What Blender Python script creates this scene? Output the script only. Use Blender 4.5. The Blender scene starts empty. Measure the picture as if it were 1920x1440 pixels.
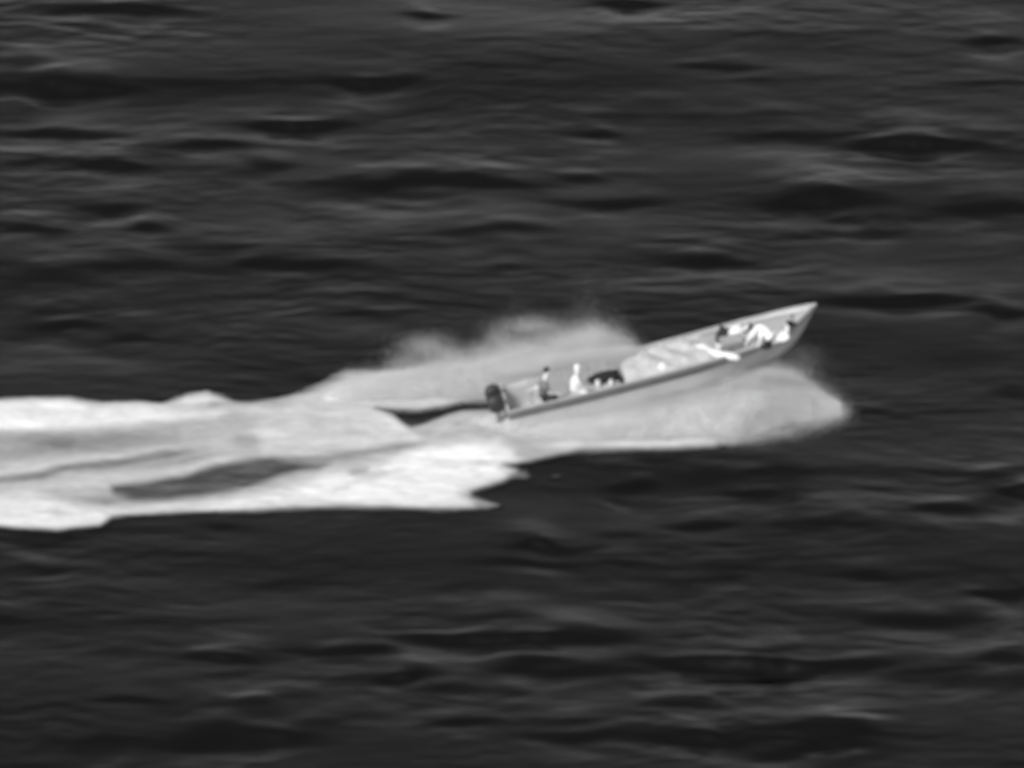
import bpy, bmesh, math, random
import numpy as np
from mathutils import Vector, Matrix
R = math.radians
scene = bpy.context.scene
COL = scene.collection
rng = np.random.default_rng(7)
random.seed(7)

# ------------------------------------------------------------------ camera
DEP, DIST = R(30.0), 250.0
CAM = Vector((0.0, -DIST*math.cos(DEP), DIST*math.sin(DEP)))
VIEW_W = 32.0                                   # metres across the frame at the boat
cd = bpy.data.cameras.new('camera'); cam = bpy.data.objects.new('camera', cd); COL.objects.link(cam)
cam.location = CAM; cam.rotation_euler = (math.pi/2 - DEP, 0, 0)
cd.sensor_width = 36.0; cd.lens = 36.0*DIST/VIEW_W
cd.clip_start = 1.0; cd.clip_end = 20000.0
cd.dof.use_dof = True; cd.dof.focus_distance = 6000.0; cd.dof.aperture_fstop = 1.6   # soft long-range lens
scene.camera = cam
scene.render.resolution_x = 1024; scene.render.resolution_y = 768

# ------------------------------------------------------------------ sky and sun (a monochrome sensor: neutral greys)
SUN_EL, SUN_AZ = R(43), R(226)                 # azimuth from +Y clockwise: behind the camera and to its left
w = bpy.data.worlds.new('World'); scene.world = w; w.use_nodes = True
nt = w.node_tree; nt.nodes.clear()
sky = nt.nodes.new('ShaderNodeTexSky'); sky.sky_type = 'NISHITA'; sky.sun_disc = False
sky.sun_elevation = SUN_EL; sky.sun_rotation = SUN_AZ
bw = nt.nodes.new('ShaderNodeRGBToBW'); bg = nt.nodes.new('ShaderNodeBackground'); wo = nt.nodes.new('ShaderNodeOutputWorld')
bg.inputs['Strength'].default_value = 0.15
nt.links.new(sky.outputs[0], bw.inputs[0]); nt.links.new(bw.outputs[0], bg.inputs['Color']); nt.links.new(bg.outputs[0], wo.inputs[0])
sd = bpy.data.lights.new('sun', 'SUN'); sd.energy = 1.7; sd.angle = R(14); sd.color = (1, 1, 1)
so = bpy.data.objects.new('sun', sd); COL.objects.link(so)
sdir = Vector((math.sin(SUN_AZ)*math.cos(SUN_EL), math.cos(SUN_AZ)*math.cos(SUN_EL), math.sin(SUN_EL)))
so.rotation_euler = sdir.to_track_quat('Z', 'Y').to_euler()
vs = scene.view_settings; vs.view_transform = 'Standard'; vs.look = 'None'; vs.gamma = 1.0; vs.exposure = 0.46
scene.cycles.max_bounces = 8; scene.cycles.diffuse_bounces = 5

# ------------------------------------------------------------------ helpers
FOC = 1920.0*DIST/VIEW_W
SN, CS = math.sin(DEP), math.cos(DEP)
def ray(px, py):
    a, b = (px-960.0)/FOC, (720.0-py)/FOC
    return Vector((a, CS + b*SN, -SN + b*CS))
def at(px, py, z=0.0):                          # photo point -> place on the level z
    d = ray(px, py); t = (z-CAM.z)/d.z
    return CAM + d*t
def photo_xy(X, Y, Z):                          # where a place stands in the photo (arrays)
    dx, dy, dz = X-CAM.x, Y-CAM.y, Z-CAM.z
    depth = dy*CS - dz*SN
    return 960 + FOC*dx/depth, 720 - FOC*(dy*SN + dz*CS)/depth

def tag(o, label=None, cat=None, group=None, kind=None):
    if label: o['label'] = label
    if cat: o['category'] = cat
    if group: o['group'] = group
    if kind: o['kind'] = kind
    return o
def empty(name, loc=(0, 0, 0)):
    o = bpy.data.objects.new(name, None); COL.objects.link(o); o.location = loc; o.empty_display_size = .2
    return o
def link_mesh(name, me, mat, parent=None, smooth=True):
    o = bpy.data.objects.new(name, me); COL.objects.link(o)
    if mat: me.materials.append(mat)
    if smooth: me.polygons.foreach_set('use_smooth', [True]*len(me.polygons))
    if parent: o.parent = parent
    return o
def obj(name, bm, mat, parent=None, smooth=True):
    me = bpy.data.meshes.new(name); bmesh.ops.recalc_face_normals(bm, faces=bm.faces); bm.to_mesh(me); bm.free()
    return link_mesh(name, me, mat, parent, smooth)

def lat(x, y, seed):                            # smooth lattice noise, -1..1
    r = np.random.default_rng(seed); n = 256
    T = r.uniform(-1, 1, (n, n))
    xi = np.floor(x).astype(int); yi = np.floor(y).astype(int); fx = x-xi; fy = y-yi
    fx = fx*fx*fx*(fx*(fx*6-15)+10); fy = fy*fy*fy*(fy*(fy*6-15)+10)
    a = T[xi % n, yi % n]; b = T[(xi+1) % n, yi % n]; c = T[xi % n, (yi+1) % n]; d = T[(xi+1) % n, (yi+1) % n]
    return (a*(1-fx)+b*fx)*(1-fy) + (c*(1-fx)+d*fx)*fy
def fbm(x, y, seed, o=4, g=.5):
    s = 0; a = 1; t = 0
    for k in range(o):
        c, q = math.cos(.5*k), math.sin(.5*k)
        s = s + a*lat((x*c+y*q)*2**k+17.3*k, (-x*q+y*c)*2**k+5.1*k, seed+k); t += a; a *= g
    return s/t

# ------------------------------------------------------------------ materials
def mat_plain(name, col, rough=.6, spec=.3, var=.12, scale=3.0, bump=.0):
    m = bpy.data.materials.new(name); m.use_nodes = True; t = m.node_tree; b = t.nodes['Principled BSDF']
    tc = t.nodes.new('ShaderNodeTexCoord'); n = t.nodes.new('ShaderNodeTexNoise'); n.inputs['Scale'].default_value = scale; n.inputs['Detail'].default_value = 4
    cr = t.nodes.new('ShaderNodeMapRange'); cr.inputs['From Min'].default_value = .3; cr.inputs['From Max'].default_value = .7
    cr.inputs['To Min'].default_value = col*(1-var); cr.inputs['To Max'].default_value = min(.95, col*(1+var))
    t.links.new(tc.outputs['Object'], n.inputs['Vector']); t.links.new(n.outputs['Fac'], cr.inputs['Value']); t.links.new(cr.outputs[0], b.inputs['Base Color'])
    b.inputs['Roughness'].default_value = rough; b.inputs['Specular IOR Level'].default_value = spec
    if bump:
        bp = t.nodes.new('ShaderNodeBump'); bp.inputs['Strength'].default_value = bump; bp.inputs['Distance'].default_value = .03
        n2 = t.nodes.new('ShaderNodeTexNoise'); n2.inputs['Scale'].default_value = scale*6; n2.inputs['Detail'].default_value = 5
        t.links.new(tc.outputs['Object'], n2.inputs['Vector']); t.links.new(n2.outputs['Fac'], bp.inputs['Height']); t.links.new(bp.outputs[0], b.inputs['Normal'])
    return m

WATER_BASE = 0.0022
def water_nodes(t, b):
    b.inputs['Base Color'].default_value = (WATER_BASE,)*3 + (1,)
    b.inputs['Roughness'].default_value = .24; b.inputs["IOR"].default_value = 1.33
    tc = t.nodes.new('ShaderNodeTexCoord'); mp = t.nodes.new('ShaderNodeMapping'); mp.inputs['Scale'].default_value = (.55, 1.6, 1)
    n = t.nodes.new('ShaderNodeTexNoise'); n.inputs['Scale'].default_value = 2.2; n.inputs['Detail'].default_value = 5; n.inputs['Roughness'].default_value = .55
    bp = t.nodes.new('ShaderNodeBump'); bp.inputs['Strength'].default_value = .25; bp.inputs['Distance'].default_value = .05
    t.links.new(tc.outputs['Object'], mp.inputs[0]); t.links.new(mp.outputs[0], n.inputs['Vector'])
    t.links.new(n.outputs['Fac'], bp.inputs['Height']); t.links.new(bp.outputs[0], b.inputs['Normal'])
def mat_water():
    m = bpy.data.materials.new('sea_water'); m.use_nodes = True; water_nodes(m.node_tree, m.node_tree.nodes['Principled BSDF'])
    return m
def mat_wake():
    m = bpy.data.materials.new('wake_foam'); m.use_nodes = True; t = m.node_tree; b = t.nodes['Principled BSDF']; water_nodes(t, b)
    f = t.nodes.new('ShaderNodeBsdfPrincipled'); f.inputs['Base Color'].default_value = (.88,)*3+(1,); f.inputs['Roughness'].default_value = .9; f.inputs['Specular IOR Level'].default_value = .1
    at_ = t.nodes.new('ShaderNodeAttribute'); at_.attribute_name = 'foam'
    tc = t.nodes.new('ShaderNodeTexCoord'); n = t.nodes.new('ShaderNodeTexNoise'); n.inputs['Scale'].default_value = 5; n.inputs['Detail'].default_value = 6
    mp = t.nodes.new('ShaderNodeMapping'); mp.inputs['Scale'].default_value = (.5, 1.3, 1)
    bp = t.nodes.new('ShaderNodeBump'); bp.inputs['Strength'].default_value = .2; bp.inputs['Distance'].default_value = .06
    ms = t.nodes.new('ShaderNodeMixShader'); out = t.nodes['Material Output']
    # thin foam breaks into flecks: noise shifts the cover a little
    ma = t.nodes.new('ShaderNodeMath'); ma.operation = 'MULTIPLY_ADD'; ma.inputs[1].default_value = .5; ma.inputs[2].default_value = .75
    mu = t.nodes.new('ShaderNodeMath'); mu.operation = 'MULTIPLY'; mu.use_clamp = True
    t.links.new(tc.outputs['Object'], mp.inputs[0]); t.links.new(mp.outputs[0], n.inputs['Vector']); t.links.new(n.outputs['Fac'], bp.inputs['Height']); t.links.new(bp.outputs[0], f.inputs['Normal'])
    t.links.new(n.outputs['Fac'], ma.inputs[0]); t.links.new(ma.outputs[0], mu.inputs[0]); t.links.new(at_.outputs['Fac'], mu.inputs[1])
    t.links.new(mu.outputs[0], ms.inputs[0]); t.links.new(b.outputs[0], ms.inputs[1]); t.links.new(f.outputs[0], ms.inputs[2]); t.links.new(ms.outputs[0], out.inputs[0])
    return m
M = dict(water=mat_water(), wake=mat_wake(),
    spray=mat_plain('spray_water', .91, .9, .1, .04, 1.5), hull=mat_plain('hull_paint', .53, .45, .4, .10, 1.2),
    deck=mat_plain('deck_paint', .40, .7, .2, .12, 2.0), inner=mat_plain('inner_hull_paint', .72, .7, .2, .16, 2.0),
    strake=mat_plain('strake_paint', .27, .5, .3, .15, 1.5), rail=mat_plain('rub_rail', .16, .6, .3), thwart=mat_plain('bench_paint', .5, .6, .3), skin=mat_plain('skin', .78, .6, .3, .05),
    shirt=mat_plain('pale_cloth', .88, .9, .1, .06, 4, .3), trousers=mat_plain('dark_cloth', .06, .9, .1, .2, 4, .3), hair=mat_plain('dark_hair', .02, .8, .2),
    midcloth=mat_plain('grey_cloth', .2, .9, .1, .2, 4, .3), dark=mat_plain('dark_tarp', .02, .7, .3, .3, 3, .3), tarp=mat_plain('pale_tarp', .50, .8, .2, .12, 2.5, .4), white=mat_plain('white_plastic', .8, .5, .4, .03),
    crate=mat_plain('grey_crate', .22, .7, .2, .15, 5), engine=mat_plain('engine_cowling', .03, .4, .5), metal=mat_plain('engine_metal', .2, .4, .5), rope=mat_plain('rope', .3, .9, .1, .3, 30, .4))

# ------------------------------------------------------------------ sea
# steep little wave faces seen in the photo: x, y, half length (px), half thickness (px), strength
FACES = [(215,18,110,9,1),(40,160,110,11,1.0),(170,170,80,8,.7),(440,155,170,8,.45),(690,150,90,10,1.0),(560,232,130,12,.8),(110,250,120,13,.55),(390,272,120,12,.5),
 (210,308,70,8,.7),(75,303,40,7,.6),(500,310,40,10,.7),(850,342,180,12,.95),(700,345,60,9,.6),(200,387,70,9,.6),(265,433,22,9,.7),(60,437,60,9,.4),
 (510,500,150,14,.6),(240,500,70,14,.45),(930,430,90,14,.45),(95,611,75,9,1.0),(240,635,60,12,.6),(60,525,90,15,.4),(700,588,80,7,.35),
 (790,30,25,7,.8),(1120,250,60,9,.5),(1360,130,70,6,.6),(1500,152,80,6,.5),(1860,80,60,8,.6),(1670,35,40,6,.5),(1730,275,120,14,1.1),(1540,380,110,16,1.0),(1850,390,100,10,.6),(1630,405,60,9,.6),
 (1130,375,90,9,.8),(1110,330,55,9,.6),(1260,215,200,10,.4),(1280,488,110,12,.7),(950,505,35,5,.5),(1480,250,130,8,.5),(1860,160,70,6,.5),(1180,5,60,6,.8),(1690,565,110,9,.6),(1870,590,50,9,.6),
 (1900,735,30,12,.6),(1330,885,170,13,.55),(1180,914,45,9,.9),(1410,922,60,6,.6),(1900,924,50,9,.9),(1560,985,70,7,.9),(1325,988,45,6,.8),(1335,1025,30,6,.6),(1170,1008,40,7,.5),
 (1020,1030,50,8,.8),(1100,1031,45,7,.6),(1130,1060,170,8,.7),(1635,1080,25,7,.9),(1870,1107,50,8,.9),(1300,1085,80,10,.4),(930,1160,70,8,.3),
 (60,1070,60,9,.5),(80,1015,50,9,.7),(420,990,30,6,.7),(880,1100,40,7,.6),(560,1090,80,7,.4),(10,1160,40,8,.6),(280,1165,140,5,.5),(840,1195,120,8,.6),(1020,1202,140,9,.9),(660,1222,60,8,.9),(430,1243,50,6,.8),(590,1225,20,6,.6),
 (1060,1255,100,10,.8),(980,1250,60,9,.7),(1330,1240,110,9,1.0),(1440,1252,60,10,.9),(1600,1245,180,10,.7),(1790,1258,50,7,.6),(1900,1240,40,18,.7),(740,1270,60,9,.8),(860,1292,90,8,.35),(440,1265,50,8,.4),
 (1310,1328,60,7,.5),(1440,1312,22,5,.6),(480,1385,110,20,.75),(190,1390,50,8,.5),(1080,1382,60,7,.5),(1400,1384,190,9,1.1),(1560,1397,70,9,.9),(880,1360,50,8,.5),(1060,1353,60,5,.4),(240,1318,60,4,.4),(1720,1160,120,20,.3),(830,960,15,9,.6),(1780,960,60,7,.5),(1510,1160,130,9,.3)]
def lean(x, y, seed, o, g, a=.33):               # noise whose faces towards the viewer are the steep ones
    return fbm(x, y + a*fbm(x, y, seed, o, g), seed, o, g)
def sea_h(X, Y):
    wx = X + .8*fbm(X*.25, Y*.25, 301, 2); wy = Y + .5*fbm(X*.2, Y*.4, 311, 2)
    patch = np.clip(.9 + 1.3*fbm(X/7, Y/5, 351, 2), .25, 2.0)
    h = .14*fbm(wx/14, wy/4.5, 11, 2) + .018*lean(wx/3.6, wy/1.2, 21, 2, .4) + (.0150*lean(wx/1.35, wy/.48, 41, 2, .5) + .0075*lean(wx/.7, wy/.26, 47, 2, .45))*patch
    fade = np.exp(-(np.maximum(np.hypot(X, Y)-60, 0)/200)**2)
    h = h*(.35+.65*fade)
    qx = X + .5*fbm(X*.5, Y*.9, 331, 2); qy = Y + .20*fbm(X*.6, Y*.5, 341, 3, .5)
    brk = np.clip(.95 + 1.2*fbm(X/2.4, Y/1.3, 361, 2, .45), .25, 1.6)
    for (x, y, a, b, s) in FACES:
        if a < 45: s = s*.6
        a = max(a, 48)
        c = at(x, y); lx = a/60.0; ly = max(b/30.0, .16)*(.74 if b < 12 else .56)
        dx = (qx-c.x)/lx; m = np.abs(dx) < 2.6
        if not m.any(): continue
        dX = dx[m]; dY = (qy[m]-c.y - .35*ly*np.sin(dX*2.1+x) - .25*ly*dX*math.sin(y))/ly
        ok = np.abs(dY) < 15
        g = np.zeros(dX.shape)
        # a face that drops towards the viewer: crest behind, trough before
        d = dY[ok]; env = np.exp(-dX[ok]**2*.9)
        g[ok] = .62*s*ly*env*(np.tanh(d*1.1)*np.exp(-(np.abs(d)/7.0)**2))
        h[m] += g*brk[m]
    return h
def grid_mesh(name, xs, ys, hf):
    X, Y = np.meshgrid(xs, ys); shp = X.shape
    Z = hf(X.ravel(), Y.ravel()); co = np.stack([X.ravel(), Y.ravel(), Z], 1)
    ny, nx = shp; i = np.arange((ny-1)*(nx-1)); r = i//(nx-1); c = i % (nx-1); v = r*nx+c
    F = np.stack([v, v+1, v+nx+1, v+nx], 1)
    return co, F
def np_mesh(name, co, F):
    k = F.shape[1]; me = bpy.data.meshes.new(name)
    me.vertices.add(len(co)); me.vertices.foreach_set('co', co.astype(np.float32).ravel())
    me.loops.add(F.size); me.loops.foreach_set('vertex_index', F.astype(np.int32).ravel())
    me.polygons.add(len(F)); me.polygons.foreach_set('loop_start', np.arange(0, F.size, k, dtype=np.int32)); me.polygons.foreach_set('loop_total', np.full(len(F), k, dtype=np.int32))
    me.update(calc_edges=True); return me
def stretch(lo, hi, step, far):
    a = list(np.arange(lo, hi, step)); s = step; u = a[-1]
    while u < far: s *= 1.22; u += s; a.append(u)
    s = step; u = a[0]; b = []
    while u > -far: s *= 1.22; u -= s; b.append(u)
    return np.array(b[::-1]+a)
co, F = grid_mesh('sea', stretch(-22, 22, .11, 7000), stretch(-32, 37, .07, 7000), sea_h)
# the sea lies a little lower where the wake sheet covers it
sea = link_mesh('sea', np_mesh('sea', co, F), M['water'])
tag(sea, kind='structure')

# ------------------------------------------------------------------ wake: foam lying on the water
def seg_dist(px, py, pts, rad):                 # polyline, radius interpolated -> signed distance
    best = np.full(px.shape, 1e9)
    for i in range(len(pts)-1):
        (x0, y0), (x1, y1) = pts[i], pts[i+1]; dx, dy = x1-x0, y1-y0; L = dx*dx+dy*dy
        t = np.clip(((px-x0)*dx+(py-y0)*dy)/L, 0, 1)
        best = np.minimum(best, np.hypot(px-x0-t*dx, py-y0-t*dy) - (rad[i]*(1-t)+rad[i+1]*t))
    return best
def poly_dist(px, py, pts):
    d = seg_dist(px, py, pts+[pts[0]], [0]*(len(pts)+1)); ins = np.zeros(px.shape, bool)
    for i in range(len(pts)):
        (x0, y0), (x1, y1) = pts[i], pts[(i+1) % len(pts)]
        if y0 == y1: continue
        c = ((y0 > py) != (y1 > py)) & (px < (x1-x0)*(py-y0)/(y1-y0)+x0); ins ^= c
    return np.where(ins, -d, d)
def lin(g): return (((g/255.0+.055)/1.055)**2.4)
WAKE_EDGE = [(-260,762),(-120,756),(0,752),(60,747),(130,748),(190,757),(250,755),(300,757),(330,746),(370,739),(410,742),(440,752),(470,754),(520,748),(570,740),(640,735),(760,735),(900,745),(1085,775),(1092,838),(1060,848),(1000,862),(940,868),(968,882),(945,897),(910,908),(880,921),(885,932),(930,947),(870,951),(760,948),(600,946),(480,951),(400,957),(300,961),(240,965),(210,970),(190,984),(110,992),(0,985),(-120,975),(-260,968)]
OPS = [  # kind, points, radii, grey, feather
 ('p', WAKE_EDGE, None, 190, 7),
 ('p', [(-260,764),(-120,758),(0,752),(60,748),(130,750),(190,760),(260,758),(330,765),(420,772),(400,780),(300,786),(220,797),(110,806),(0,806),(-260,806)], None, 241, 9),
 ('l', [(315,762),(350,750),(385,744),(425,752)], [4,7,8,5], 226, 8),
 ('l', [(385,762),(415,761)], [4,4], 165, 7),
 ('l', [(300,772),(440,768),(560,770)], [6,5,4], 222, 12),
 ('p', [(-260,812),(0,815),(90,812),(180,815),(330,800),(340,825),(250,842),(130,852),(0,862),(-260,880)], None, 168, 12),
 ('l', [(20,822),(80,828),(150,829),(230,822),(290,818)], [8,11,12,10,6], 140, 14), ('l', [(85,830),(150,834)], [6,5], 118, 12),
 ('l', [(-260,925),(0,888),(80,874),(140,864),(230,857),(320,838)], [6,6,6,6,5,4], 218, 8),
 ('l', [(-260,945),(0,902),(70,893),(130,878),(230,868),(310,853),(400,840)], [8,8,8,7,8,9,6], 132, 9),
 ('l', [(-260,970),(0,915),(120,910),(230,896),(340,881),(420,862),(480,850)], [9,9,9,8,6,5,3], 206, 9),
 ('l', [(250,880),(340,866),(420,848)], [5,6,5], 155, 10), ('l', [(430,826),(500,828)], [7,6], 160, 12), ('l', [(530,800),(560,820),(620,830)], [5,7,5], 170, 14),
 ('l', [(-60,930),(60,928),(120,932)], [8,8,5], 226, 10),
 ('l', [(135,935),(200,938),(240,944)], [6,9,6], 140, 10),
 ('p', [(206,911),(250,907),(300,900),(340,893),(370,882),(430,868),(500,857),(560,855),(620,868),(600,879),(560,885),(500,905),(440,922),(380,931),(320,939),(250,940),(212,930)], None, 84, 9), ('l', [(290,922),(340,918)], [3,3], 100, 9), ('l', [(400,900),(470,885)], [4,4], 74, 10), ('l', [(560,868),(610,872)], [5,4], 112, 12), ('l', [(230,918),(280,928)], [4,3], 70, 8),
 ('p', [(-260,945),(0,932),(60,935),(130,945),(190,958),(205,970),(190,983),(110,991),(0,984),(-260,966)], None, 236, 8),
 ('l', [(60,955),(110,960),(160,968)], [4,6,4], 192, 10),
 ('l', [(150,945),(210,957),(300,953),(400,948),(470,938)], [5,6,6,6,7], 224, 6),
 ('p', [(420,951),(440,938),(500,925),(560,908),(620,888),(660,884),(720,872),(760,850),(810,834),(880,825),(935,826),(965,842),(978,856),(945,866),(940,876),(965,884),(945,895),(900,910),(860,922),(870,935),(885,944),(850,949),(760,947),(600,945),(480,950)], None, 246, 15),
 ('l', [(960,848),(1000,858)], [7,4], 190, 9), ('l', [(950,887),(998,890)], [5,2], 150, 12), ('l', [(880,944),(925,949)], [4,2], 150, 8),
 ('l', [(1020,838),(1085,832),(1150,832),(1250,829),(1330,825),(1372,820)], [8,8,8,8,8,4], 238, 14),
 ('l', [(655,905),(700,893),(760,880)], [3,5,3], 196, 10), ('l', [(620,917),(660,910)], [3,3], 205, 8),
 ('p', [(650,700),(760,700),(900,720),(925,752),(850,757),(780,768),(720,765),(770,808),(790,826),(700,842),(640,850),(560,852),(500,850),(480,790),(560,745)], None, 212, 16),
 ('l', [(560,772),(600,790),(560,812)], [4,8,6], 190, 16), ('l', [(640,805),(700,812)], [4,4], 190, 12),
 ('l', [(715,778),(745,800),(785,824)], [4,5,6], 228, 8),
 ('l', [(520,862),(600,864),(680,851),(750,838),(800,828)], [9,9,7,5,4], 148, 9), ('l', [(655,888),(700,880)], [8,6], 165, 12),
 ('l', [(800,820),(850,800),(900,785),(925,790)], [7,8,9,8], 205, 10),
 ('l', [(845,797),(900,782)], [2,3], 165, 7), ('l', [(880,868),(945,862)], [2,3], 215, 9),
 ('p', [(705,763),(735,776),(768,803),(790,798),(830,782),(870,770),(925,768),(925,752),(880,751),(840,760),(790,768),(745,767)], None, 52, 6),
 ('l', [(1000,897),(1040,892),(1090,891)], [3,3,1], 80, 9),
]
def foam_at(X, Y, Z):
    px, py = photo_xy(X, Y, Z)
    wx = px + 10*fbm(X*.6, Y*1.8, 61, 4, .6); wy = py + 3.5*fbm(X*.6, Y*1.8, 71, 4, .6)
    f = np.zeros(px.shape)
    for kind, pts, rad, g, fe in OPS:
        if kind == 'l':                           # streaks thin out at their ends
            rad = list(rad); mid = sum(rad)/len(rad)
            if pts[0][0] > -200: rad[0] = -.35*fe
            rad[-1] = -.45*fe
            if len(rad) == 2: (x0, y0), (x1, y1) = pts; pts = [pts[0], (x0*.72+x1*.28, y0*.72+y1*.28), (x0*.28+x1*.72, y0*.28+y1*.72), pts[1]]; rad = [rad[0], mid, mid, rad[1]]
        d = poly_dist(wx, wy, pts) if kind == 'p' else seg_dist(wx, (wy), pts, rad)
        t = np.clip(.5 - d/(2*fe), 0, 1); t = t*t*(3-2*t)
        f = f*(1-t) + lin(g)*t
    f = f*(1+.16*fbm(X*.8, Y*2.2, 81, 4, .6)) + .05*np.clip(fbm(X*.9, Y*3.5, 87, 4, .6)*2.2, 0, 1)*(f > .05)
    return np.clip((f-.03)/.97, 0, 1)
def wake_relief(X, Y, f):
    return .03 + .20*np.clip(f, 0, 1)**.8*(.55+.45*fbm(X*.5, Y*1.0, 91, 3)) + .014*f*fbm(X*2.2, Y*3.5, 95, 3)
xs = np.arange(-22, 7.4, .055); ys = np.arange(-9.8, .9, .05)
X, Y = np.meshgrid(xs, ys); Xr, Yr = X.ravel(), Y.ravel()
Z0 = sea_h(Xr.copy(), Yr.copy())
f0 = foam_at(Xr, Yr, Z0+.1); h = wake_relief(Xr, Yr, f0); f = foam_at(Xr, Yr, Z0*.5+h)
h = wake_relief(Xr, Yr, .5*f+.5*f0); f = foam_at(Xr, Yr, Z0*.5+h)
ny, nx = X.shape; i = np.arange((ny-1)*(nx-1)); v = (i//(nx-1))*nx + i % (nx-1)
F = np.stack([v, v+1, v+nx+1, v+nx], 1)
g = f.reshape(ny, nx); dil = g.copy()
for s in (1, 2, 3):
    dil[s:] = np.maximum(dil[s:], g[:-s]); dil[:-s] = np.maximum(dil[:-s], g[s:]); dil[:, s:] = np.maximum(dil[:, s:], g[:, :-s]); dil[:, :-s] = np.maximum(dil[:, :-s], g[:, s:])
keep = (dil.ravel()[F] > .02).any(1); F = F[keep]
used = np.unique(F); remap = np.full(ny*nx, -1); remap[used] = np.arange(len(used))
edge = np.clip(f*8, 0, 1)
Zw = Z0*(1-.5*edge) + .012 + h*edge - .0*edge
me = np_mesh('wake', np.stack([Xr, Yr, Zw], 1)[used], remap[F])
att = me.attributes.new('foam', 'FLOAT', 'POINT'); att.data.foreach_set('value', f[used].astype(np.float32))
wake = link_mesh('wake', me, M['wake'])
tag(wake, 'long white foaming wake streaming across the dark sea behind the speedboat', 'wake', kind='stuff')

# ------------------------------------------------------------------ boat frame of reference (pitched bow-up, heading a little away)
PITCH, HEAD = R(11.5), R(8.0)
BO = Vector((0.0, -2.3, -.40))
BM = Matrix.Translation(BO) @ Matrix.Rotation(HEAD, 4, 'Z') @ Matrix.Rotation(-PITCH, 4, 'Y')
BI = BM.inverted()
def on_boat(px, py, zl):                        # photo point -> boat coordinates on the boat's level zl
    o = BI @ CAM; d = BI.to_3x3() @ ray(px, py); t = (zl-o.z)/d.z
    return o + d*t
boat = empty('speedboat'); boat.matrix_world = BM
tag(boat, 'long open grey speedboat racing over the sea with its pointed bow raised high', 'boat')
LB = 10.07
def interp(u, tab): return float(np.interp(u, [a for a, b in tab], [b for a, b in tab]))
def smoothtab(u, tab):
    return sum(interp(u+d, tab) for d in (-.25, -.12, 0, .12, .25))/5
HB = [(-1,.88),(0,.90),(2,.96),(5,.98),(7,.97),(8,.90),(8.8,.72),(9.4,.44),(9.8,.19),(10.07,.02),(10.4,.0)]
SH = [(-1,1.26),(0,1.26),(3,1.26),(5.5,1.31),(7,1.36),(8.3,1.44),(9.2,1.62),(10.07,1.88),(10.4,1.95)]
KL = [(-1,0),(0,0),(6.5,0),(7.8,.08),(8.4,.20),(9.0,.46),(9.35,.80),(9.6,1.12),(9.85,1.47),(10.07,1.86)]
def hb(u): return max(.012, interp(u, HB) if u > 9.3 else smoothtab(u, HB))
def sh(u): return interp(u, SH) if u > 9.6 else smoothtab(u, SH)
def kl(u): return interp(u, KL) if u > 9.6 else smoothtab(u, KL)
def section(u, inset=0.0):
    b, s, k = hb(u), sh(u), kl(u); H = s-k
    cb = b*(.86 if u < 6 else .86-.66*min(1, (u-6)/3.4)); cz = k + H*(.26 if u < 6 else .26+.26*min(1, (u-6)/3.4))
    pts = [(0, k), (cb*.55, k+(cz-k)*.5), (cb, cz), (cb+(b-cb)*.30, cz+(s-cz)*.33), (cb+(b-cb)*.64, cz+(s-cz)*.68), (b, s)]
    if inset: pts = [(max(0, y-inset), z+(inset if j < 3 else 0)) for j, (y, z) in enumerate(pts)]
    return pts
US = list(np.linspace(0, 7.5, 26)) + list(np.linspace(7.75, 9.3, 12)) + list(np.linspace(9.4, 10.07, 10))
def loft_hull():
    bm = bmesh.new(); rings = []
    for u in US:
        p = section(u); r = [bm.verts.new((u, -y, z)) for y, z in reversed(p[1:])] + [bm.verts.new((u, 0, p[0][1]))] + [bm.verts.new((u, y, z)) for y, z in p[1:]]
        rings.append(r)
    for a, b in zip(rings, rings[1:]):
        for j in range(len(a)-1): bm.faces.new((a[j], a[j+1], b[j+1], b[j]))
    inner = []
    for u in US:
        t = .045; uu = u+.05 if u == 0 else u
        p = section(u); bb = hb(u); t = min(t, bb*.5)
        q = [(max(0, y-t), max(z, p[0][1])+(.05 if z < sh(u)-.1 else 0)) for y, z in p]
        r = [bm.verts.new((uu, -y, z)) for y, z in reversed(q[1:])] + [bm.verts.new((uu, 0, q[0][1]))] + [bm.verts.new((uu, y, z)) for y, z in q[1:]]
        inner.append(r)
    for a, b in zip(inner, inner[1:]):
        for j in range(len(a)-1): bm.faces.new((a[j], b[j], b[j+1], a[j+1]))
    for a, b, c, d in zip(rings, rings[1:], inner, inner[1:]):
        bm.faces.new((a[0], b[0], d[0], c[0])); bm.faces.new((a[-1], c[-1], d[-1], b[-1]))
    # transom: outer and inner skins, capped
    bm.faces.new(rings[0]); bm.faces.new(inner[0][::-1]); bm.faces.new((rings[0][0], inner[0][0], inner[0][-1], rings[0][-1]))
    bm.faces.new((rings[-1]))
    return obj('hull', bm, M['hull'], boat)
loft_hull()
def sweep(bm, pts, rad, n=8, squash=1.0, cap=True):
    rings = []
    for i, p in enumerate(pts):
        p = Vector(p); a = Vector(pts[max(0, i-1)]); b = Vector(pts[min(len(pts)-1, i+1)]); t = (b-a).normalized()
        up = Vector((0, 0, 1)) if abs(t.z) < .9 else Vector((1, 0, 0)); s = t.cross(up).normalized(); q = s.cross(t)
        r = rad[i] if isinstance(rad, (list, tuple)) else rad
        rings.append([bm.verts.new(p + s*(r*math.cos(2*math.pi*k/n)) + q*(r*squash*math.sin(2*math.pi*k/n))) for k in range(n)])
    for a, b in zip(rings, rings[1:]):
        for k in range(n): bm.faces.new((a[k], a[(k+1) % n], b[(k+1) % n], b[k]))
    if cap: bm.faces.new(rings[0][::-1]); bm.faces.new(rings[-1])
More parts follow.
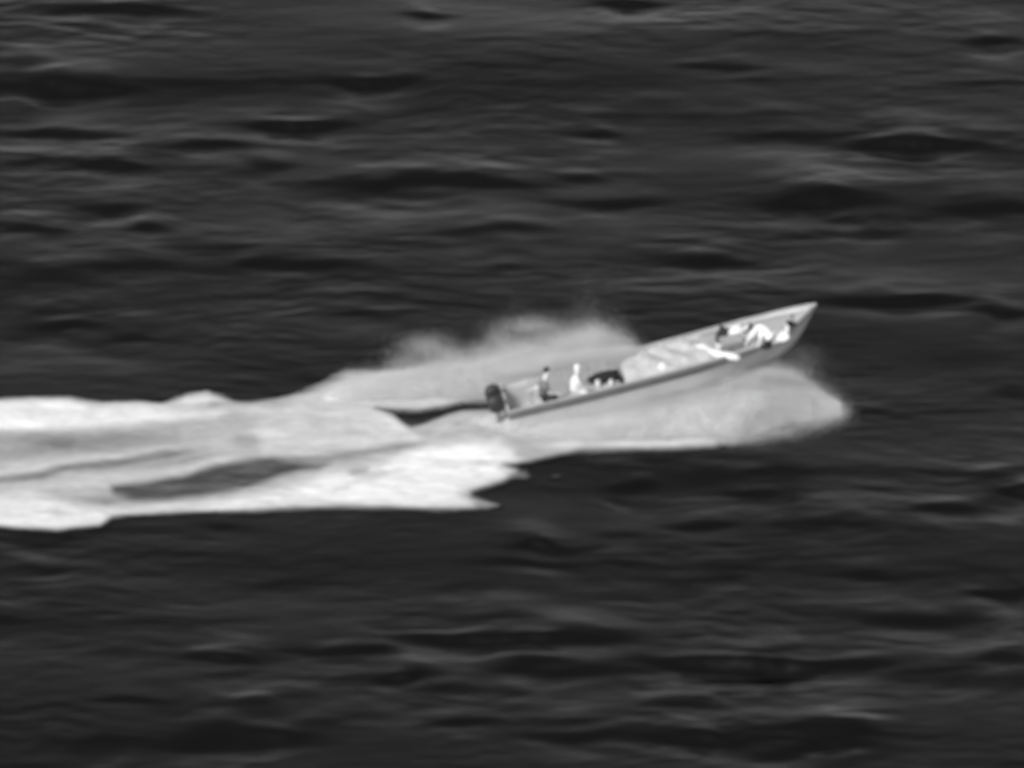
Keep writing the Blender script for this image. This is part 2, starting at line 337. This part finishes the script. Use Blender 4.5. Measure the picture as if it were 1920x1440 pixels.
def box(bm, c, s, bev=.02, rot=None):
    r = bmesh.ops.create_cube(bm, size=1); vs_ = r['verts']
    for v_ in vs_: v_.co = Vector((v_.co.x*s[0], v_.co.y*s[1], v_.co.z*s[2]))
    if bev: 
        es = list({e for v_ in vs_ for e in v_.link_edges}); rr = bmesh.ops.bevel(bm, geom=es, offset=bev, segments=2, affect='EDGES', profile=.5)
        vs_ = list({v_ for f_ in rr['faces'] for v_ in f_.verts} | {v_ for v_ in vs_ if v_.is_valid})
    for v_ in vs_:
        p = v_.co.copy()
        if rot: p = rot @ p
        v_.co = p + Vector(c)
for sgn, nm in ((-1, 'rub_rail'), (1, 'rub_rail')):
    bm = bmesh.new(); sweep(bm, [(u, sgn*(hb(u)+.012), sh(u)-.05) for u in US], .055, 8, .8); obj(nm, bm, M['rail'], boat)
    bm = bmesh.new(); rows = []
    for u in US:                                 # dark painted sheer strake, a plank lapped over the hull side
        p = section(u); k4, k5 = p[4], p[5]; t = .95; d = min(.02, hb(u)*.3)
        rows.append([bm.verts.new((u, sgn*(y+e), z)) for (y, z), e in (((k5[0], k5[1]-.06), d), ((k4[0]*t+k5[0]*(1-t), k4[1]*t+k5[1]*(1-t)), d), ((k4[0]*t+k5[0]*(1-t), k4[1]*t+k5[1]*(1-t)), -.005))])
    for a, b in zip(rows, rows[1:]):
        for k in range(2): bm.faces.new((a[k], b[k], b[k+1], a[k+1]))
    obj('sheer_strake', bm, M['strake'], boat)
    bm = bmesh.new(); sweep(bm, [(u, sgn*(hb(u)-.035), sh(u)+.012) for u in US if u < 9.95], .05, 8, .35); obj('gunwale_cap', bm, M['deck'], boat)
def cross_sheet(name, mat, us, zf, margin=.05, crown=.0, thick=.04):
    bm = bmesh.new(); rows = []
    for u in us:
        z = zf(u); p = section(u); yy = np.interp(z, [q[1] for q in p], [q[0] for q in p]) - margin
        yy = max(.006, yy); rows.append([bm.verts.new((u, yy*k/4.0, z+crown*(1-(k/4.0)**2))) for k in range(-4, 5)])
    for a, b in zip(rows, rows[1:]):
        for k in range(8): bm.faces.new((a[k], b[k], b[k+1], a[k+1]))
    o = obj(name, bm, mat, boat)
    m = o.modifiers.new('thickness', 'SOLIDIFY'); m.thickness = thick; m.offset = -1
    return o
FD0 = 6.35
def deck_z(u): return sh(u)-.13
cross_sheet('foredeck', M['deck'], [FD0+(9.9-FD0)*k/24 for k in range(25)], deck_z, .05, .04)
cross_sheet('floor', M['inner'], [.06+(FD0+.3)*k/20 for k in range(21)], lambda u: .36, .05)
bm = bmesh.new()                                 # bulkhead under the front deck
p = section(FD0); box(bm, (FD0+.02, 0, (.36+deck_z(FD0))/2-.02), (.04, 2*p[3][0]-.14, deck_z(FD0)-.36-.05), .0)
obj('bulkhead', bm, M['inner'], boat, False)
for u, tw in ((on_boat(1016, 745, .95).x, .30), (on_boat(1080, 738, .90).x, .30), (on_boat(1131, 705, .9).x, .85), (4.75, .30)):
    bm = bmesh.new(); box(bm, (u, 0, .82), (tw, 2*section(u)[4][0]-.12, .05), .012); obj('thwart', bm, M['thwart'], boat)
for u in [.8+.62*k for k in range(9)]:
    for sgn in (-1, 1):
        q = section(u); bm = bmesh.new()
        sweep(bm, [(u, sgn*(y-.06), z) for y, z in q[2:]], .028, 6); obj('rib', bm, M['inner'], boat)
bm = bmesh.new(); box(bm, (9.25, 0, deck_z(9.25)+.07), (.10, .10, .14), .015); box(bm, (9.25, 0, deck_z(9.25)+.12), (.05, .30, .04), .012)
obj('mooring_bitt', bm, M['metal'], boat)
# dark hatch near the bow tip
hc = on_boat(1480, 608, deck_z(9.0)+.05)
def outboard(y):
    root = empty('outboard_motor'); root.parent = boat; root.location = (-.06, y, 1.12); root.scale = (.8, .8, .85)
    bm = bmesh.new(); rows = [(-.02, .15, .22), (.10, .20, .30), (.32, .21, .31), (.50, .18, .26), (.58, .08, .12)]
    rings = [[bm.verts.new((-.28+b*1.05*math.copysign(abs(math.cos(a))**.7, math.cos(a)), w_*math.copysign(abs(math.sin(a))**.7, math.sin(a)), z)) for a in [2*math.pi*k/16 for k in range(16)]] for z, w_, b in rows]
    for a, b in zip(rings, rings[1:]):
        for k in range(16): bm.faces.new((a[k], a[(k+1) % 16], b[(k+1) % 16], b[k]))
    bm.faces.new(rings[0][::-1]); bm.faces.new(rings[-1]); obj('cowling', bm, M['engine'], root)
    bm = bmesh.new(); sweep(bm, [(-.30, 0, 0), (-.30, 0, -.5), (-.33, 0, -1.1), (-.34, 0, -1.35)], [.12, .10, .07, .05], 10); box(bm, (-.38, 0, -1.02), (.42, .26, .02), .006)
    sweep(bm, [(-.12, 0, -1.28), (-.30, 0, -1.28), (-.50, 0, -1.28)], [.03, .065, .05], 10); obj('leg', bm, M['metal'], root)
    bm = bmesh.new(); box(bm, (-.02, 0, -.12), (.16, .26, .28), .02); obj('bracket', bm, M['metal'], root)
    bm = bmesh.new()
    for k in range(3):
        a = 2*math.pi*k/3; box(bm, (-.55, .09*math.cos(a), -1.28+.09*math.sin(a)), (.02, .15, .08), .008, Matrix.Rotation(a, 3, 'X') @ Matrix.Rotation(.5, 3, 'Y'))
    obj('propeller', bm, M['metal'], root)
outboard(.34); outboard(-.34)

# ------------------------------------------------------------------ things and people aboard
LOC = lambda p: BM @ Vector(p)
BR = BM.to_3x3()
def aboard(name, bm, mat, label, cat, smooth=True, group=None):    # mesh given in boat coordinates, origin moved to its base
    cs = [v_.co.copy() for v_ in bm.verts]; c = sum(cs, Vector())/len(cs); c.z = min(p_.z for p_ in cs)
    for v_ in bm.verts: v_.co -= c
    o = obj(name, bm, mat, None, smooth); o.matrix_world = BM @ Matrix.Translation(c); tag(o, label, cat, group); return o
def blob(bm, c, r, seed, amp=.18, sub=3, flat=.15):
    q = bmesh.ops.create_icosphere(bm, subdivisions=sub, radius=1); rr = random.Random(seed); ph = [(rr.uniform(1.2, 3.5), rr.uniform(1.2, 3.5), rr.uniform(1.2, 3.5), rr.uniform(0, 6)) for _ in range(5)]
    for v_ in q['verts']:
        p_ = v_.co; n = sum(math.sin(a*p_.x+b*p_.y+cc*p_.z*1.3+d) for a, b, cc, d in ph)/5
        k = 1+amp*n; z = p_.z*k
        if z < -.55: z = -.55 - (-.55-z)*flat
        v_.co = Vector(c) + Vector((p_.x*k*r[0], p_.y*k*r[1], (z+.55)*r[2]))
def skin_person(name, joints, bones, parent, mat):
    idx = {k: i for i, k in enumerate(joints)}
    me = bpy.data.meshes.new(name); me.from_pydata([joints[k][0] for k in joints], [(idx[a], idx[b]) for a, b in bones], [])
    o = bpy.data.objects.new(name, me); COL.objects.link(o)
    o.modifiers.new('skin', 'SKIN'); o.modifiers.new('sub', 'SUBSURF').render_levels = 2; o.modifiers['sub'].levels = 2
    sv = me.skin_vertices[0].data
    for k, i in idx.items(): sv[i].radius = joints[k][1]; sv[i].use_root = (k == 'pelvis')
    dg = bpy.context.evaluated_depsgraph_get(); dg.update()
    m2 = bpy.data.meshes.new_from_object(o.evaluated_get(dg)); bpy.data.objects.remove(o)
    m2.name = name; m2.materials.clear(); return link_mesh(name, m2, mat, parent)
def person(J, label, tops, legs, hair, group=None, puff=1.25, lpuff=None, slim=1.0):
    # J: joints in boat coordinates; body is one skinned surface, clothes and hair are children
    base = Vector(J['pelvis']); root = empty('person'); root.matrix_world = BM @ Matrix.Translation(base); tag(root, label, 'person', group)
    V = {k: Vector(p)-base for k, p in J.items()}
    j = {}; bones = []
    def add(k, p, r, to=None):
        j[k] = (p, (r, r) if not isinstance(r, tuple) else r)
        if to: bones.append((to, k))
    hd = (V['head']-V['neck']).normalized()
    face = V.get('face', None); fd = (face - V['head']) if face else Vector((0, 0, 1)); fd = (fd - hd*fd.dot(hd)).normalized()
    add('pelvis', V['pelvis'], (.15*slim, .12*slim)); add('waist', V['pelvis'].lerp(V['chest'], .5), (.135*slim, .105*slim), 'pelvis'); add('chest', V['chest'], (.17*slim, .12*slim), 'waist'); add('neck', V['neck'], .058, 'chest')
    add('jaw', V['neck'].lerp(V['head'], .55)+fd*.015, .068, 'neck'); add('head', V['head'], (.085, .095), 'jaw'); add('crown', V['head']+hd*.075, .062, 'head')
    side = fd.cross(hd)
    for s in 'lr':
        add('sh'+s, V['sh'+s], .07, 'chest'); add('el'+s, V['el'+s], .045, 'sh'+s); add('wr'+s, V['wr'+s], .03, 'el'+s)
        d = (V['wr'+s]-V['el'+s]).normalized(); add('palm'+s, V['wr'+s]+d*.07, (.042, .018), 'wr'+s)
        c = d.cross(Vector((0, 0, 1))); c = c.normalized() if c.length > .1 else Vector((0, 1, 0)); n = c.cross(d)
        hip = V['pelvis']+ (V['kn'+s]-V['pelvis']).normalized()*.10 + (side if s == 'l' else -side)*.09
        add('hip'+s, hip, .095, 'pelvis'); add('kn'+s, V['kn'+s], .062, 'hip'+s); add('calf'+s, V['kn'+s].lerp(V['an'+s], .35), .058, 'kn'+s); add('an'+s, V['an'+s], .04, 'calf'+s)
        fdir = (V['toe'+s]-V['an'+s]).normalized(); add('toe'+s, V['an'+s]+fdir*.19, (.042, .025), 'an'+s)
    body = skin_person('body', j, bones, root, M['skin'])
    # fingers, nose, ears and eyes joined to the same body mesh
    bm = bmesh.new(); bm.from_mesh(body.data)
    for s in 'lr':
        d = (V['wr'+s]-V['el'+s]).normalized(); c = d.cross(Vector((0, 0, 1))); c = c.normalized() if c.length > .1 else Vector((0, 1, 0)); n = c.cross(d)
        pm = V['wr'+s]+d*.06
        for q, L in zip((-1.5, -.5, .5, 1.5), (.060, .075, .080, .070)):
            a = pm+c*.019*q+d*.02; sweep(bm, [a, a+d*L*.6+c*.003*q, a+d*L-n*.018+c*.004*q], [.009, .0085, .007], 6)
        a = pm-d*.03-c*.03; sweep(bm, [a, a-c*.028+d*.03-n*.005, a-c*.032+d*.058-n*.012], [.011, .010, .008], 6)
    sweep(bm, [V['head']+fd*.085+hd*.012, V['head']+fd*.115-hd*.022, V['head']+fd*.092-hd*.03], [.008, .014, .010], 6)
    for sg in (-1, 1): sweep(bm, [V['head']+side*sg*.083+hd*.02, V['head']+side*sg*.094, V['head']+side*sg*.084-hd*.025], [.008, .014, .007], 6)
    bmesh.ops.recalc_face_normals(bm, faces=bm.faces); bm.to_mesh(body.data); bm.free(); body.data.polygons.foreach_set('use_smooth', [True]*len(body.data.polygons))
    # hair: cap over the back and top of the head
    bm = bmesh.new(); q = bmesh.ops.create_icosphere(bm, subdivisions=3, radius=1)
    for v_ in q['verts']:
        p_ = v_.co.copy(); v_.co = V['head'] + hd*.035 - fd*.018 + side*p_.x*.100 + hd*p_.z*.115 + fd*p_.y*.108
    bmesh.ops.delete(bm, geom=[v_ for v_ in bm.verts if (v_.co-V['head']).dot(fd) > .055 and (v_.co-V['head']).dot(hd) < .05], context='VERTS'); obj('hair', bm, hair, root)
    def cloth(name, js, bs, mat, puff=puff):
        jj = {k: (j[k][0], tuple(r*puff+.008 for r in j[k][1])) for k in js}
        if 'cut' in name: pass
        ks = list(jj); me_ = skin_person(name, jj, bs, root, mat); return me_
    if tops:
        js = ['pelvis', 'waist', 'chest', 'shl', 'shr', 'ell', 'elr']; j2 = dict(j)
        for s in 'lr': j['el'+s] = (V['sh'+s].lerp(V['el'+s], .8), j['el'+s][1])
        cloth('shirt', js, [('pelvis', 'waist'), ('waist', 'chest'), ('chest', 'shl'), ('chest', 'shr'), ('shl', 'ell'), ('shr', 'elr')], tops); j.update(j2)
    if legs:
        for s in 'lr': j['calf'+s] = (V['kn'+s].lerp(V['an'+s], .75), (.052, .052))
        cloth('trousers', ['pelvis', 'hipl', 'hipr', 'knl', 'knr', 'calfl', 'calfr'], [('pelvis', 'hipl'), ('pelvis', 'hipr'), ('hipl', 'knl'), ('hipr', 'knr'), ('knl', 'calfl'), ('knr', 'calfr')], legs, lpuff or puff)
    return root
B = on_boat
Z1 = deck_z(8.6)
# 1: reclining on the bow, head to the bow, knees drawn up
person(dict(head=B(1478, 609, Z1+.42), face=B(1468, 603, Z1+.46), neck=B(1477, 618, Z1+.33), chest=B(1471, 628, Z1+.22), pelvis=B(1452, 640, Z1+.14),
    shl=B(1468, 624, Z1+.24), ell=B(1459, 632, Z1+.20), wrl=B(1450, 634, Z1+.24), shr=B(1478, 632, Z1+.24), elr=B(1468, 640, Z1+.16), wrr=B(1456, 641, Z1+.24),
    knl=B(1424, 610, Z1+.46), knr=B(1431, 612, Z1+.46), anl=B(1400, 641, Z1+.08), anr=B(1424, 644, Z1+.08), toel=B(1398, 650, Z1+.04), toer=B(1420, 652, Z1+.04)),
    'person in pale clothes lying back at the very bow with both knees drawn up', M['shirt'], M['shirt'], M['hair'], puff=1.15, lpuff=1.6, slim=.88)
# 2: lying along the far side, head towards the bow
Z2 = deck_z(7.6)
person(dict(head=B(1402, 613, Z2+.20), face=B(1401, 608, Z2+.30), neck=B(1395, 618, Z2+.17), chest=B(1385, 621, Z2+.15), pelvis=B(1360, 621, Z2+.13),
    shl=B(1386, 613, Z2+.15), ell=B(1372, 613, Z2+.10), wrl=B(1362, 618, Z2+.20), shr=B(1390, 629, Z2+.14), elr=B(1400, 634, Z2+.10), wrr=B(1412, 630, Z2+.10),
    knl=B(1346, 628, Z2+.26), knr=B(1350, 632, Z2+.24), anl=B(1345, 650, Z2+.10), anr=B(1350, 652, Z2+.10), toel=B(1344, 656, Z2+.10), toer=B(1349, 658, Z2+.10)),
    'person in pale shirt and dark trousers lying along the far side behind the bow', M['shirt'], M['trousers'], M['hair'])
# 3: sitting amidships near the stern, pale, leaning
ZF = .36
person(dict(head=B(1083, 692, 1.62), face=B(1092, 693, 1.62), neck=B(1080, 704, 1.46), chest=B(1079, 715, 1.26), pelvis=B(1080, 738, .90),
    shl=B(1077, 706, 1.38), ell=B(1088, 714, 1.10), wrl=B(1100, 716, 1.02), shr=B(1083, 714, 1.36), elr=B(1092, 727, 1.10), wrr=B(1104, 727, 1.02),
    knl=B(1103, 729, .92), knr=B(1103, 739, .92), anl=B(1106, 750, .46), anr=B(1104, 758, .46), toel=B(1116, 752, .42), toer=B(1114, 760, .42)),
    'person in pale clothes sitting upright beside the dark bundle near the stern', M['shirt'], M['shirt'], M['shirt'])
# 4: helmsman
person(dict(head=B(1025, 697, 1.78), face=B(1034, 697, 1.78), neck=B(1022, 709, 1.60), chest=B(1020, 721, 1.40), pelvis=B(1016, 745, .95),
    shl=B(1018, 713, 1.52), ell=B(1008, 726, 1.25), wrl=B(996, 730, 1.25), shr=B(1024, 722, 1.50), elr=B(1030, 738, 1.22), wrr=B(1042, 738, 1.15),
    knl=B(1040, 738, .95), knr=B(1040, 750, .95), anl=B(1044, 760, .46), anr=B(1043, 772, .46), toel=B(1054, 762, .42), toer=B(1053, 774, .42)),
    'person in grey clothes seated by the engines steering the speedboat', M['midcloth'], M['trousers'], M['hair'])

# slatted crate between the two people on the front deck
c = B(1374, 650, Z2+.02); root = empty('crate'); root.matrix_world = BM @ Matrix.Translation(c); tag(root, 'grey open crate with dark edge on the deck behind the bow', 'crate')
bm = bmesh.new(); box(bm, (0, 0, .03), (.70, .62, .04), .01)
for sx in (-1, 1): box(bm, (sx*.34, 0, .15), (.03, .62, .20), .008)
for sy in (-1, 1): box(bm, (0, sy*.30, .15), (.64, .03, .20), .008)
obj('box', bm, M['crate'], root, False)
bm = bmesh.new()
for k in (-1, 0, 1): box(bm, (0, k*.19, .265), (.72, .15, .022), .006)
obj('lid', bm, M['deck'], root, False)
# pale rolled sheet along the near gunwale
bm = bmesh.new(); pts = [B(1300, 648, 1.2), B(1318, 653, 1.26), B(1332, 661, 1.28), B(1350, 665, 1.30), B(1370, 668, 1.33), B(1386, 672, 1.33)]
sweep(bm, pts, [.06, .17, .15, .13, .14, .09], 14, .8); aboard('rolled_sheet', bm, M['shirt'], 'long white rolled sheet lying along the near side behind the bow', 'sheet')
def small_blob(name, px, py, zl, r, mat, label, cat, seed, group=None):
    bm = bmesh.new(); c = B(px, py, zl); blob(bm, (c.x, c.y, zl-r[2]*.5), r, seed, .15); return aboard(name, bm, mat, label, cat, True, group)
small_blob('bag', 1438, 648, Z1+.10, (.17, .13, .15), M['dark'], 'small black bag beside the feet of the person at the bow', 'bag', 3)
small_blob('bag', 1485, 609, deck_z(9.2)+.1, (.18, .12, .10), M['dark'], 'flat dark bag at the tip of the bow beyond the head of the reclining person', 'bag', 4)
# pale tarpaulin tied down over the cargo amidships
bm = bmesh.new(); uu = np.linspace(3.75, 6.55, 64); rows = []
for k, u in enumerate(uu):
    yw = hb(u)-.09; ts = np.linspace(-1, 1, 37)
    zz = sh(u)-.16 + .17*(1-ts**4) - .25*np.clip(1-(u-3.75)/.45, 0, 1)**2 + .13*fbm(np.full(37, u*1.5), ts*2.1, 501, 4, .6) + .05*np.sin(u*7+ts*2.2)*(1-ts**2)
    rows.append([bm.verts.new((u - .55*max(0, u-4.6)*(.5+.5*t)**1.5, yw*t, z)) for t, z in zip(ts, zz)])
for a, b in zip(rows, rows[1:]):
    for k in range(36): bm.faces.new((a[k], b[k], b[k+1], a[k+1]))
o = aboard('tarpaulin', bm, M['tarp'], 'pale rumpled tarpaulin covering the cargo amidships from side to side', 'tarpaulin')
md = o.modifiers.new('thickness', 'SOLIDIFY'); md.thickness = .015; md.offset = -1
def jug(px, py, zl, label, s=1.0):
    c = B(px, py, zl+.2*s); c.z = zl+.2*s; root = empty('fuel_jug'); root.matrix_world = BM @ Matrix.Translation((c.x, c.y, c.z-.2*s)); tag(root, label, 'jug', 'white jugs carried in the boat')
    bm = bmesh.new(); rows = [(0, .13), (.02, .15), (.26, .15), (.33, .11), (.37, .05)]
    rings = [[bm.verts.new((s*r*math.cos(2*math.pi*k/16), s*r*math.sin(2*math.pi*k/16), s*z)) for k in range(16)] for z, r in rows]
    for a, b in zip(rings, rings[1:]):
        for k in range(16): bm.faces.new((a[k], a[(k+1) % 16], b[(k+1) % 16], b[k]))
    bm.faces.new(rings[0][::-1]); bm.faces.new(rings[-1]); obj('body', bm, M['white'], root)
    bm = bmesh.new(); sweep(bm, [(0, 0, s*.37), (0, 0, s*.41)], s*.055, 12); obj('cap', bm, M['white'], root)
    bm = bmesh.new(); sweep(bm, [(s*.11, 0, s*.28), (s*.13, 0, s*.38), (s*.05, 0, s*.40)], s*.016, 8); obj('handle', bm, M['white'], root)
jug(1244, 690, 1.05, 'single white jug standing by the near side in front of the pale tarpaulin', 1.05)
jug(1121, 719, .85, 'white jug on the near side under the left end of the dark bundle', .62)
jug(1146, 717, .85, 'white jug on the near side under the right end of the dark bundle', .52)
jug(1110, 680, .85, 'white jug behind the left end of the dark bundle on the far side', .6)
jug(1144, 681, .85, 'white jug behind the right end of the dark bundle on the far side', .5)
bm = bmesh.new(); c = B(1130, 701, 1.1); blob(bm, (c.x, c.y, .84), (.56, .22, .20), 21, .28, 4); aboard('bundle', bm, M['dark'], 'dark oblong bundle lying across the boat near the stern among white jugs', 'bundle')

# ------------------------------------------------------------------ spray: clouds of droplets round a solid heart of white water
TET = np.array([(1, 1, 1), (1, -1, -1), (-1, 1, -1), (-1, -1, 1)], float)*.62
TF = np.array([(0, 1, 2), (0, 2, 3), (0, 3, 1), (1, 3, 2)])
def droplets(P, size):
    n = len(P); ax = rng.normal(size=(n, 3)); ax /= np.linalg.norm(ax, axis=1)[:, None]; an = rng.uniform(0, 6.28, n)
    K = np.zeros((n, 3, 3)); K[:, 0, 1] = -ax[:, 2]; K[:, 0, 2] = ax[:, 1]; K[:, 1, 0] = ax[:, 2]; K[:, 1, 2] = -ax[:, 0]; K[:, 2, 0] = -ax[:, 1]; K[:, 2, 1] = ax[:, 0]
    Rm = np.eye(3)[None] + np.sin(an)[:, None, None]*K + (1-np.cos(an))[:, None, None]*(K @ K)
    V = np.einsum('nij,kj->nki', Rm, TET)*size[:, None, None] + P[:, None, :]
    return V.reshape(-1, 3), (TF[None]+4*np.arange(n)[:, None, None]).reshape(-1, 3)
def arch_core(tab, seed, nx=90, nt=34, rough=.10, scale=1.0, pw=.9):
    # tab: X, centre Y, half width, top Z
    a = np.array(tab); x = np.linspace(a[0, 0], a[-1, 0], nx); yc, hw, zt = [np.interp(x, a[:, 0], a[:, k]) for k in (1, 2, 3)]
    th = np.linspace(0, math.pi, nt); Xg = np.repeat(x[:, None], nt, 1)
    n = fbm(Xg*1.6+3, np.repeat(th[None]*1.6, nx, 0), seed, 4, .55)
    k = scale*(1+rough*2*n); Yg = yc[:, None] + hw[:, None]*np.cos(th)[None]*k; Zg = zt[:, None]*np.maximum(np.sin(th), 0)[None]**pw*k - .06
    Zg = np.maximum(Zg, -.06); co = np.stack([Xg, Yg, Zg], 2).reshape(-1, 3)
    i = np.arange((nx-1)*(nt-1)); v = (i//(nt-1))*nt + i % (nt-1); Fq = np.stack([v, v+1, v+nt+1, v+nt], 1)
    return co, np.concatenate([Fq[:, [0, 1, 2]], Fq[:, [0, 2, 3]]])
def join(parts):
    cs, fs, o = [], [], 0
    for c_, f_ in parts: cs.append(c_); fs.append(f_+o); o += len(c_)
    return np.concatenate(cs), np.concatenate(fs)
def arch_cloud(tab, n, seed, sig=.14, s0=.82, big=.024, p=.9, bare=0):
    a = np.array(tab); L = np.interp(np.linspace(a[0, 0], a[-1, 0], 400), a[:, 0], a[:, 3]+.15); x = rng.choice(np.linspace(a[0, 0], a[-1, 0], 400), n, p=L/L.sum()) + rng.uniform(-.03, .03, n)
    yc, hw, zt = [np.interp(x, a[:, 0], a[:, k]) for k in (1, 2, 3)]; th = rng.uniform(0, math.pi, n)
    nz = fbm(x*.9, th*1.8, seed, 4, .6); s = s0 + rng.gamma(1.3, sig, n)*np.maximum(1+1.5*nz, .35) + .10*nz*(sig > .1)
    if bare: k = rng.uniform(0, 1, n) < np.clip(.25+np.minimum(th, math.pi-th)/bare*.75, 0, 1)**2; x, yc, hw, zt, th, s, n = x[k], yc[k], hw[k], zt[k], th[k], s[k], int(k.sum())
    P = np.stack([x, yc+hw*np.cos(th)*s, zt*np.sin(th)**p*s + (s-s0)*.03], 1); P[:, 2] = np.abs(P[:, 2])
    return droplets(P, big*np.exp(-(s-s0)/.3)*rng.uniform(.6, 1.2, n) + .005)
def puffs(tab):
    # photo x, photo y, depth Y, half widths across / deep / up, number of droplets
    out = []
    q = 2.8
    for px, py, Yw, rx, ry, rz, n in tab:
        d = ray(px, py); c = CAM + d*((Yw-CAM.y)/d.y); n = int(n*q); P = rng.normal(size=(n, 3))*np.array([rx, ry, rz]) + np.array(c)
        P[:, 2] += .25*rz*fbm((P[:, 0])*1.5, P[:, 1], int(px), 3); P = P[P[:, 2] > .02]
        out.append(droplets(P, rng.uniform(.0036, .0072, len(P))))
    return join(out)
# plume thrown up on the far side and trailing behind the stern
PL = [(-5.9,-.9,.35,.03),(-5.2,-.75,.5,.22),(-4.3,-.55,.65,.48),(-3.2,-.45,.75,.68),(-1.8,-.4,.8,.88),(0,-.4,.8,1.28),(1.5,-.3,.75,1.62),(2.5,-.25,.7,1.88),(3.2,-.3,.6,1.62),(3.8,-.4,.45,1.30),(4.3,-.5,.3,.95),(5.2,-.55,.2,.6)]
MI = [(800,650,.1,.5,.3,.17,2600),(845,672,.1,.4,.3,.14,2600),(760,680,.1,.4,.3,.14,1300),(935,640,.1,.30,.3,.22,1600),(985,655,.1,.4,.3,.2,2000),(900,662,.1,.3,.3,.14,1500),
      (970,864,-4.1,.25,.2,.05,1500),(985,889,-4.9,.35,.15,.04,1300),(900,932,-6.2,.3,.15,.04,1000),(925,946,-6.6,.35,.12,.03,900),(860,950,-6.8,.5,.1,.03,900),(720,951,-6.9,1.0,.1,.03,1200),(500,954,-7.0,1.2,.1,.03,1000),(940,905,-5.4,.4,.15,.04,900),
      (1050,640,.1,.45,.3,.2,4500),(1120,636,.0,.42,.3,.18,6000),(1165,650,-.1,.3,.3,.12,3500),(1060,676,-1.15,.5,.12,.14,9000),(1130,664,-1.0,.4,.12,.12,8000),(1180,658,-.9,.22,.1,.08,1800),(1000,692,-1.25,.5,.12,.14,7000),(690,712,-.2,.4,.3,.12,2500),(1000,610,.1,.6,.3,.12,2600)]
core = arch_core([(a, b, c_*.72, d*.62) for a, b, c_, d in PL], 401)
cloud = arch_cloud(PL, 190000, 411, .17, .66)
mist = puffs(MI)
c_, f_ = join([core, cloud, mist]); o = link_mesh('stern_spray', np_mesh('stern_spray', c_, f_), M['spray'], None, False)
tag(o, 'tall misty plume of spray thrown up along the far side of the stern', 'spray', kind='stuff')
# spray from under the hull and bow
BS = [(-1.2,-2.6,.55,.06),(-.3,-2.6,.8,.2),(.6,-2.55,1.05,.38),(2.1,-2.4,1.45,.62),(4,-2.0,1.75,.80),(5.5,-1.75,1.95,.95),(6.8,-1.6,2.05,1.08),(7.6,-1.45,1.8,1.18),(8.2,-1.35,1.5,1.14),(8.7,-1.35,1.25,.98),(9.3,-1.5,1.0,.60),(9.9,-1.7,.60,.32),(10.2,-1.75,.38,.22)]
BS = [(a, b+.07, c_-.07, d) for a, b, c_, d in BS]
BS = [(a, b, c_, d*1.12) for a, b, c_, d in BS]
core = arch_core([(a, b, c_*(.92-.10*max(0, a-7)/3), d*(.90-.10*max(0, a-7)/3)) for a, b, c_, d in BS if a < 9.5], 431, 110, 40, .03, 1.0, 1.6)
cloud = arch_cloud(BS, 170000, 441, .09, .88, .018, 1.6, .42)
mist = puffs([(1485,700,-1.2,.45,.4,.16,2600),(1530,744,-1.5,.4,.4,.12,1800),(1570,772,-1.8,.25,.3,.08,1500),(1500,668,-1.2,.35,.3,.25,900),(1120,826,-3.75,.6,.16,.05,2500),(1210,826,-3.7,.6,.16,.05,2500),(1300,823,-3.6,.6,.16,.05,2500),(1400,724,-1.9,.35,.12,.10,3500),(1440,712,-1.6,.3,.15,.10,3500),(1350,826,-3.7,.35,.12,.05,2500),(1395,820,-3.4,.5,.25,.05,3000),(1450,808,-3.0,.6,.3,.06,4500),(1520,794,-2.5,.5,.25,.07,4500),(1562,775,-1.9,.22,.25,.10,4500),(1548,762,-1.8,.25,.25,.14,4500),(1505,732,-1.5,.35,.3,.10,3000)]
    + [(x, y, -2.3+(x-960)/60*.14-hb((x-960)/60)*.93, .5, .10, .10, 3200) for x, y in ((1090,772),(1150,765),(1210,756),(1270,746),(1330,732),(1385,715),(1430,700))])
c_, f_ = join([core, cloud, mist]); o = link_mesh('bow_spray', np_mesh('bow_spray', c_, f_), M['spray'], None, False)
tag(o, 'smooth white skirt of spray bursting out from under the raised bow and hull', 'spray', kind='stuff')
